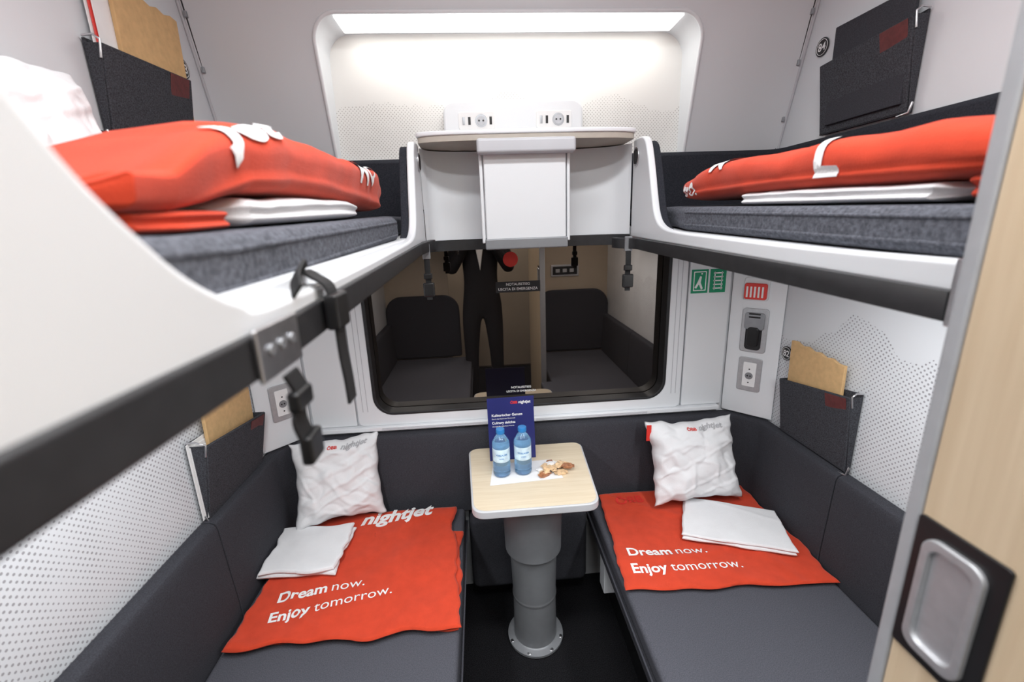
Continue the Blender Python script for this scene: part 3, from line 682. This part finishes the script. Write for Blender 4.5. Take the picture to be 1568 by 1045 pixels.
# ------------------------------------------------------------------ storage pockets on the side walls
def pocket(s,y0,y1,z0,z1,bag=None,magazine=0,slant=0,tall=False,dep=.040):
    e=empty('hanging_felt_pocket');xw=s*.950
    def X(d):return xw-s*d
    def quad(name,pts,m,th=.004,bev=.001):
        n=len(pts);P=[Vector(p) for p in pts];nn=(P[1]-P[0]).cross(P[2]-P[0]).normalized()
        v=[p+nn*th/2 for p in P]+[p-nn*th/2 for p in P]
        f=[tuple(range(n)),tuple(range(2*n-1,n-1,-1))]+[(i,(i+1)%n,n+(i+1)%n,n+i) for i in range(n)]
        return add(name,from_data(name,v,f),m,e,bev)
    zt0=z1;zt1=z1+slant
    quad('back_board',[(X(.006),y0,z0),(X(.006),y1,z0),(X(.006),y1,zt0+.01),(X(.006),y0,zt1+.01)],M_pocket,.006)
    quad('front_panel',[(X(.014),y0+.004,z0),(X(.014),y1-.004,z0),(X(dep),y1,zt0),(X(dep),y0,zt1)],M_pocket,.008,.003)
    for yy,zt in ((y0,zt1),(y1,zt0)):
        quad('gusset',[(X(.006),yy,z0),(X(.014),yy,z0),(X(dep),yy,zt),(X(.006),yy,zt)],M_pocket,.003)
    quad('bottom',[(X(.004),y0,z0),(X(.016),y0,z0),(X(.016),y1,z0),(X(.004),y1,z0)],M_pocket,.004)
    w=y1-y0
    if s<0: ya,yb=y1-w*.30,y1-.015;za,zb=zt0+slant*.3,zt0+slant*.05
    else: ya,yb=y0+.012,y0+w*.30;za,zb=zt1-slant*.05,zt1-slant*.3
    df=(dep-.014)/(z1-z0)
    quad('leather_tab',[(X(dep+.0025-df*.055),ya,za-.055),(X(dep+.0025-df*.055),yb,zb-.055),(X(dep+.006),yb,zb-.004),(X(dep+.006),ya,za-.004)],M_leather,.002)
    tube('wire_frame',[(X(.012),y0-.004,z0+.02),(X(.020),y0-.006,z0-.004),(X(.024),y0+.02,z0-.008)],.003,M_silver,e)
    tube('wire_frame_top',[(X(dep-.004),y0-.004,zt1-.03),(X(dep+.003),y0-.005,zt1+.004),(X(.030),y0-.004,zt1+.014),(X(.008),y0-.004,zt1+.012)],.0024,M_silver,e)
    if bag:
        b0,b1,bz0,bz1=bag
        pts=[(X(.020),b0,z1-.12),(X(.020),b1,z1-.12),(X(.026),b1,bz1)]
        k=9
        for i in range(1,k):
            t=i/k;pts.append((X(.026),b1+(b0-b1)*t,bz1+(bz0-bz1)*t+(.004 if i%2 else -.003)))
        pts.append((X(.026),b0,bz0));quad('paper_bag',pts,M_kraft,.010,.002)
    if magazine:
        yo=-.012 if magazine<.1 else .02
        for j in range(3):
            dz=-.012*j
            quad('magazine',[(X(.010+.003*j),y0+yo+.006*j,z0+.01),(X(.010+.003*j),y0+.20,z0+.01),(X(.012+.003*j),y0+.20,z1+magazine*.8+dz),(X(.012+.003*j),y0+yo+.006*j,z1+magazine+dz)],M_redp if (j==1 and magazine>.1) else M_paper,.002)
    if tall:
        quad('dark_folder',[(X(.022),y0+.015,z0+.02),(X(.022),y1-.03,z0+.02),(X(.026),y1-.03,z1+.09),(X(.026),y0+.015,z1+.085)],M_back,.012,.003)
    return e
pocket(1,1.10,1.40,.775,.975,bag=(1.15,1.38,1.10,1.12),slant=.045)
pocket(-1,1.115,1.43,.765,.955,bag=(1.17,1.41,1.065,1.055),magazine=.05,slant=.04,dep=.055)
pocket(-1,1.11,1.41,1.75,1.955,bag=(1.19,1.42,2.09,2.10),magazine=.15,slant=-.015)
pocket(1,1.11,1.40,1.775,1.965,tall=True,slant=.02)
def badge(s,y,z,t):
    e=empty('seat_number_badge');X=s*.9505
    prism('disc',circ(y,z,.026,32),'X',X,X-s*.003,M_plastic,e,.0005)
    text_mesh('number',[(t,.02)],M_print,e,lambda a,b:Vector((X-s*.0036,y-s*a,z-.010+b)),width=.03,align='C')
    tube('ring',[(X-s*.0032,a,b) for a,b in circ(y,z,.0215,33)],.0008,M_print,e,cyclic=True)
badge(1,1.435,1.055,'82');badge(1,1.455,2.035,'84');badge(-1,1.46,2.0,'83')
# ------------------------------------------------------------------ door
D=empty('door_1')
DX=.262
box('door_leaf',(DX,-.36,.012),(DX+.034,.325,2.08),M_wood,D,.002)
box('edge_profile',(DX-.0015,.3255,.012),(DX+.0355,.340,2.08),M_alu,D,.003)
prism('handle_plate',rrect(.250,1.118,.3245,1.264,.004),'X',DX-.003,DX-.0001,M_plastic,D,.001)
o_=rrect(.262,1.130,.314,1.250,.014,8);i_=rrect(.270,1.140,.306,1.240,.010,8)
vs=[(DX-.0075,*p) for p in o_]+[(DX-.0075,*p) for p in i_]+[(DX-.003,*p) for p in o_]+[(DX-.0032,*p) for p in i_];N=len(o_);fs=[]
for k in range(N):
    j=(k+1)%N;fs+=[(k,j,N+j,N+k),(k,2*N+k,2*N+j,j),(N+k,N+j,3*N+j,3*N+k)]
fs.append(tuple(range(3*N,4*N)))
add('recessed_pull',from_data('recessed_pull',vs,fs),M_satin,D,.0015)
# ------------------------------------------------------------------ photographer (seen mirrored in the window)
PN=empty('photographer_man',(-.14,-.25,0))
def skinned(name,pts,edges,m,parent,sub=2,root=0):
    me=bpy.data.meshes.new(name);me.from_pydata([p[:3] for p in pts],edges,[]);me.update()
    ob=bpy.data.objects.new(name,me);COL.objects.link(ob);me.materials.append(m)
    sk=ob.modifiers.new('skin','SKIN');sk.use_smooth_shade=True
    for i,p in enumerate(pts):
        v=me.skin_vertices[0].data[i];v.radius=(p[3],p[4] if len(p)>4 else p[3]);v.use_root=(i==root)
    ss=ob.modifiers.new('s','SUBSURF');ss.levels=sub;ss.render_levels=sub
    ob.parent=parent;ob.matrix_parent_inverse=Matrix.Translation(-parent.location);return ob
cx0=-.14;yb=-.27
body=[(cx0,yb,.96,.145,.10),(cx0,yb,1.12,.135,.095),(cx0,yb,1.30,.165,.10),(cx0,yb-.005,1.43,.12,.08),(cx0,yb+.01,1.50,.055,.055),
 (cx0-.18,yb,1.42,.062),(cx0+.18,yb,1.42,.062),(cx0-.235,yb+.06,1.19,.050),(cx0+.235,yb+.06,1.19,.050),(cx0-.095,yb+.17,1.42,.036),(cx0+.095,yb+.17,1.42,.036),
 (cx0-.09,yb,.86,.088),(cx0+.09,yb,.86,.088),(cx0-.105,yb+.01,.50,.062),(cx0+.105,yb+.01,.50,.062),(cx0-.11,yb,.10,.050),(cx0+.11,yb,.10,.050)]
skinned('suit_body',body,[(0,1),(1,2),(2,3),(3,4),(3,5),(3,6),(5,7),(6,8),(7,9),(8,10),(0,11),(0,12),(11,13),(12,14),(13,15),(14,16)],M_suit,PN)
prism('shirt_front',[(cx0-.045,1.47),(cx0,1.20),(cx0+.045,1.47)],'Y',yb+.085,yb+.118,M_print,PN,.006)
def ell(name,c,r,m,deform=None,n=28):
    bm=bmesh.new();bmesh.ops.create_uvsphere(bm,u_segments=n,v_segments=n//2,radius=1)
    for v in bm.verts:
        q=v.co.copy()
        if deform:q=deform(q)
        v.co=Vector((c[0]+q.x*r[0],c[1]+q.y*r[1],c[2]+q.z*r[2]))
    me=bpy.data.meshes.new(name);bm.to_mesh(me);bm.free();return add(name,me,m,PN)
def hd(q):
    if q.z<0:q.x*=1+.28*q.z;q.y*=1+.12*q.z
    return q
hc=(cx0,yb+.035,1.625)
ell('head',hc,(.075,.095,.118),M_skin,hd)
ell('hair',(hc[0],hc[1]-.015,hc[2]+.025),(.082,.097,.108),M_hair,lambda q:Vector((q.x,min(q.y,.55),max(q.z,-.35))))
ell('nose',(hc[0],hc[1]+.098,hc[2]-.015),(.012,.016,.022),M_skin)
ell('mouth',(hc[0],hc[1]+.084,hc[2]-.055),(.022,.006,.006),M_printr)
for sx in (-1,1):
    ell('eye',(hc[0]+sx*.030,hc[1]+.084,hc[2]+.008),(.012,.008,.008),M_print)
    ell('pupil',(hc[0]+sx*.030,hc[1]+.0905,hc[2]+.008),(.005,.003,.005),M_black)
    ell('ear',(hc[0]+sx*.077,hc[1]-.005,hc[2]-.005),(.010,.018,.030),M_skin)
    wx,wy,wz=cx0+sx*.095,yb+.17,1.42
    ell('palm',(cx0+sx*.085,wy+.012,1.475),(.016,.030,.045),M_skin)
    for f,(dy,ln) in enumerate(((.030,.052),(.014,.060),(-.002,.057),(-.017,.046))):
        p=[(cx0+sx*.085,wy+.012+dy,1.500,.009),(cx0+sx*.083,wy+.016+dy,1.500+ln*.45,.0085),(cx0+sx*.066,wy+.018+dy,1.500+ln*.72,.008),(cx0+sx*.048,wy+.018+dy,1.500+ln*.78,.007)]
        skinned('finger',p,[(0,1),(1,2),(2,3)],M_skin,PN,1)
    skinned('thumb',[(cx0+sx*.080,wy-.008,1.465,.011),(cx0+sx*.062,wy-.020,1.482,.010),(cx0+sx*.045,wy-.022,1.497,.009)],[(0,1),(1,2)],M_skin,PN,1)
    box('shoe',(cx0+sx*.11-.045,yb-.07,.002),(cx0+sx*.11+.045,yb+.17,.085),M_plastic,PN,.03,seg=5)
box('camera_body',(cx0-.065,-.115,1.490),(cx0+.065,-.060,1.575),M_plastic,PN,.008)
# ------------------------------------------------------------------ lamps & lights
def lamp(x,y,lx,ly):
    e=empty('ceiling_light',(x,y,H))
    prism('housing',rrect(x-lx/2-.012,y-ly/2-.012,x+lx/2+.012,y+ly/2+.012,.02),'Z',H-.012,H-.0005,M_silver,e,.002)
    prism('diffuser',rrect(x-lx/2,y-ly/2,x+lx/2,y+ly/2,.015),'Z',H-.016,H-.0121,M_lamp,e,.001)
def area(name,loc,rot,sx,sy,e,col=(.97,.985,1)):
    l=bpy.data.lights.new(name,'AREA');l.shape='RECTANGLE';l.size=sx;l.size_y=sy;l.energy=e;l.color=col
    o=bpy.data.objects.new(name,l);COL.objects.link(o);o.location=loc;o.rotation_euler=rot;return o
lamp(0,.55,.9,.12);area('lamp_ceiling_front',(0,.55,H-.02),(0,0,0),.9,.12,12)
lamp(0,-.02,.9,.12);area('lamp_ceiling_rear',(0,-.02,H-.02),(0,0,0),.9,.12,10)
lamp(0,-.95,.5,.25);area('lamp_corridor',(0,-.95,H-.02),(0,0,0),.5,.25,13)
area('lamp_niche_led',(0,1.565,NZ1-.014),(math.radians(6),0,0),1.02,.07,1.25,(1,.965,.90))
for s in (-1,1):
    e=empty('under_bunk_light')
    lo,hi=sorted((s*.55,s*.62))
    box('lens',(lo,.2,1.424),(hi,1.0,1.432),M_lamp,e,.002)
    area('lamp_under_bunk',(s*.585,.6,1.420),(0,0,0),.07,.8,7.0)
w=bpy.data.worlds.new('w');sc.world=w;w.use_nodes=True;w.node_tree.nodes['Background'].inputs[0].default_value=(.8,.85,1,1);w.node_tree.nodes['Background'].inputs[1].default_value=.25
# ------------------------------------------------------------------ camera
cx,cz,yaw,pit,rol,f=-.1392,1.5368,.0661,.2590,.0361,667.86
F=Vector((math.sin(yaw)*math.cos(pit),math.cos(yaw)*math.cos(pit),-math.sin(pit)))
Rv=Vector((math.cos(yaw),-math.sin(yaw),0));U=Rv.cross(F)
R2=Rv*math.cos(rol)-U*math.sin(rol);U2=U*math.cos(rol)+Rv*math.sin(rol)
cd=bpy.data.cameras.new('camera');cam=bpy.data.objects.new('camera',cd);COL.objects.link(cam)
cd.sensor_width=36;cd.lens=f/1568*36;cd.clip_start=.01
cd.dof.use_dof=True;cd.dof.focus_distance=1.5;cd.dof.aperture_fstop=3.5
m=Matrix((R2,U2,-F)).transposed().to_4x4();m.translation=Vector((cx,0,cz));cam.matrix_world=m
sc.camera=cam
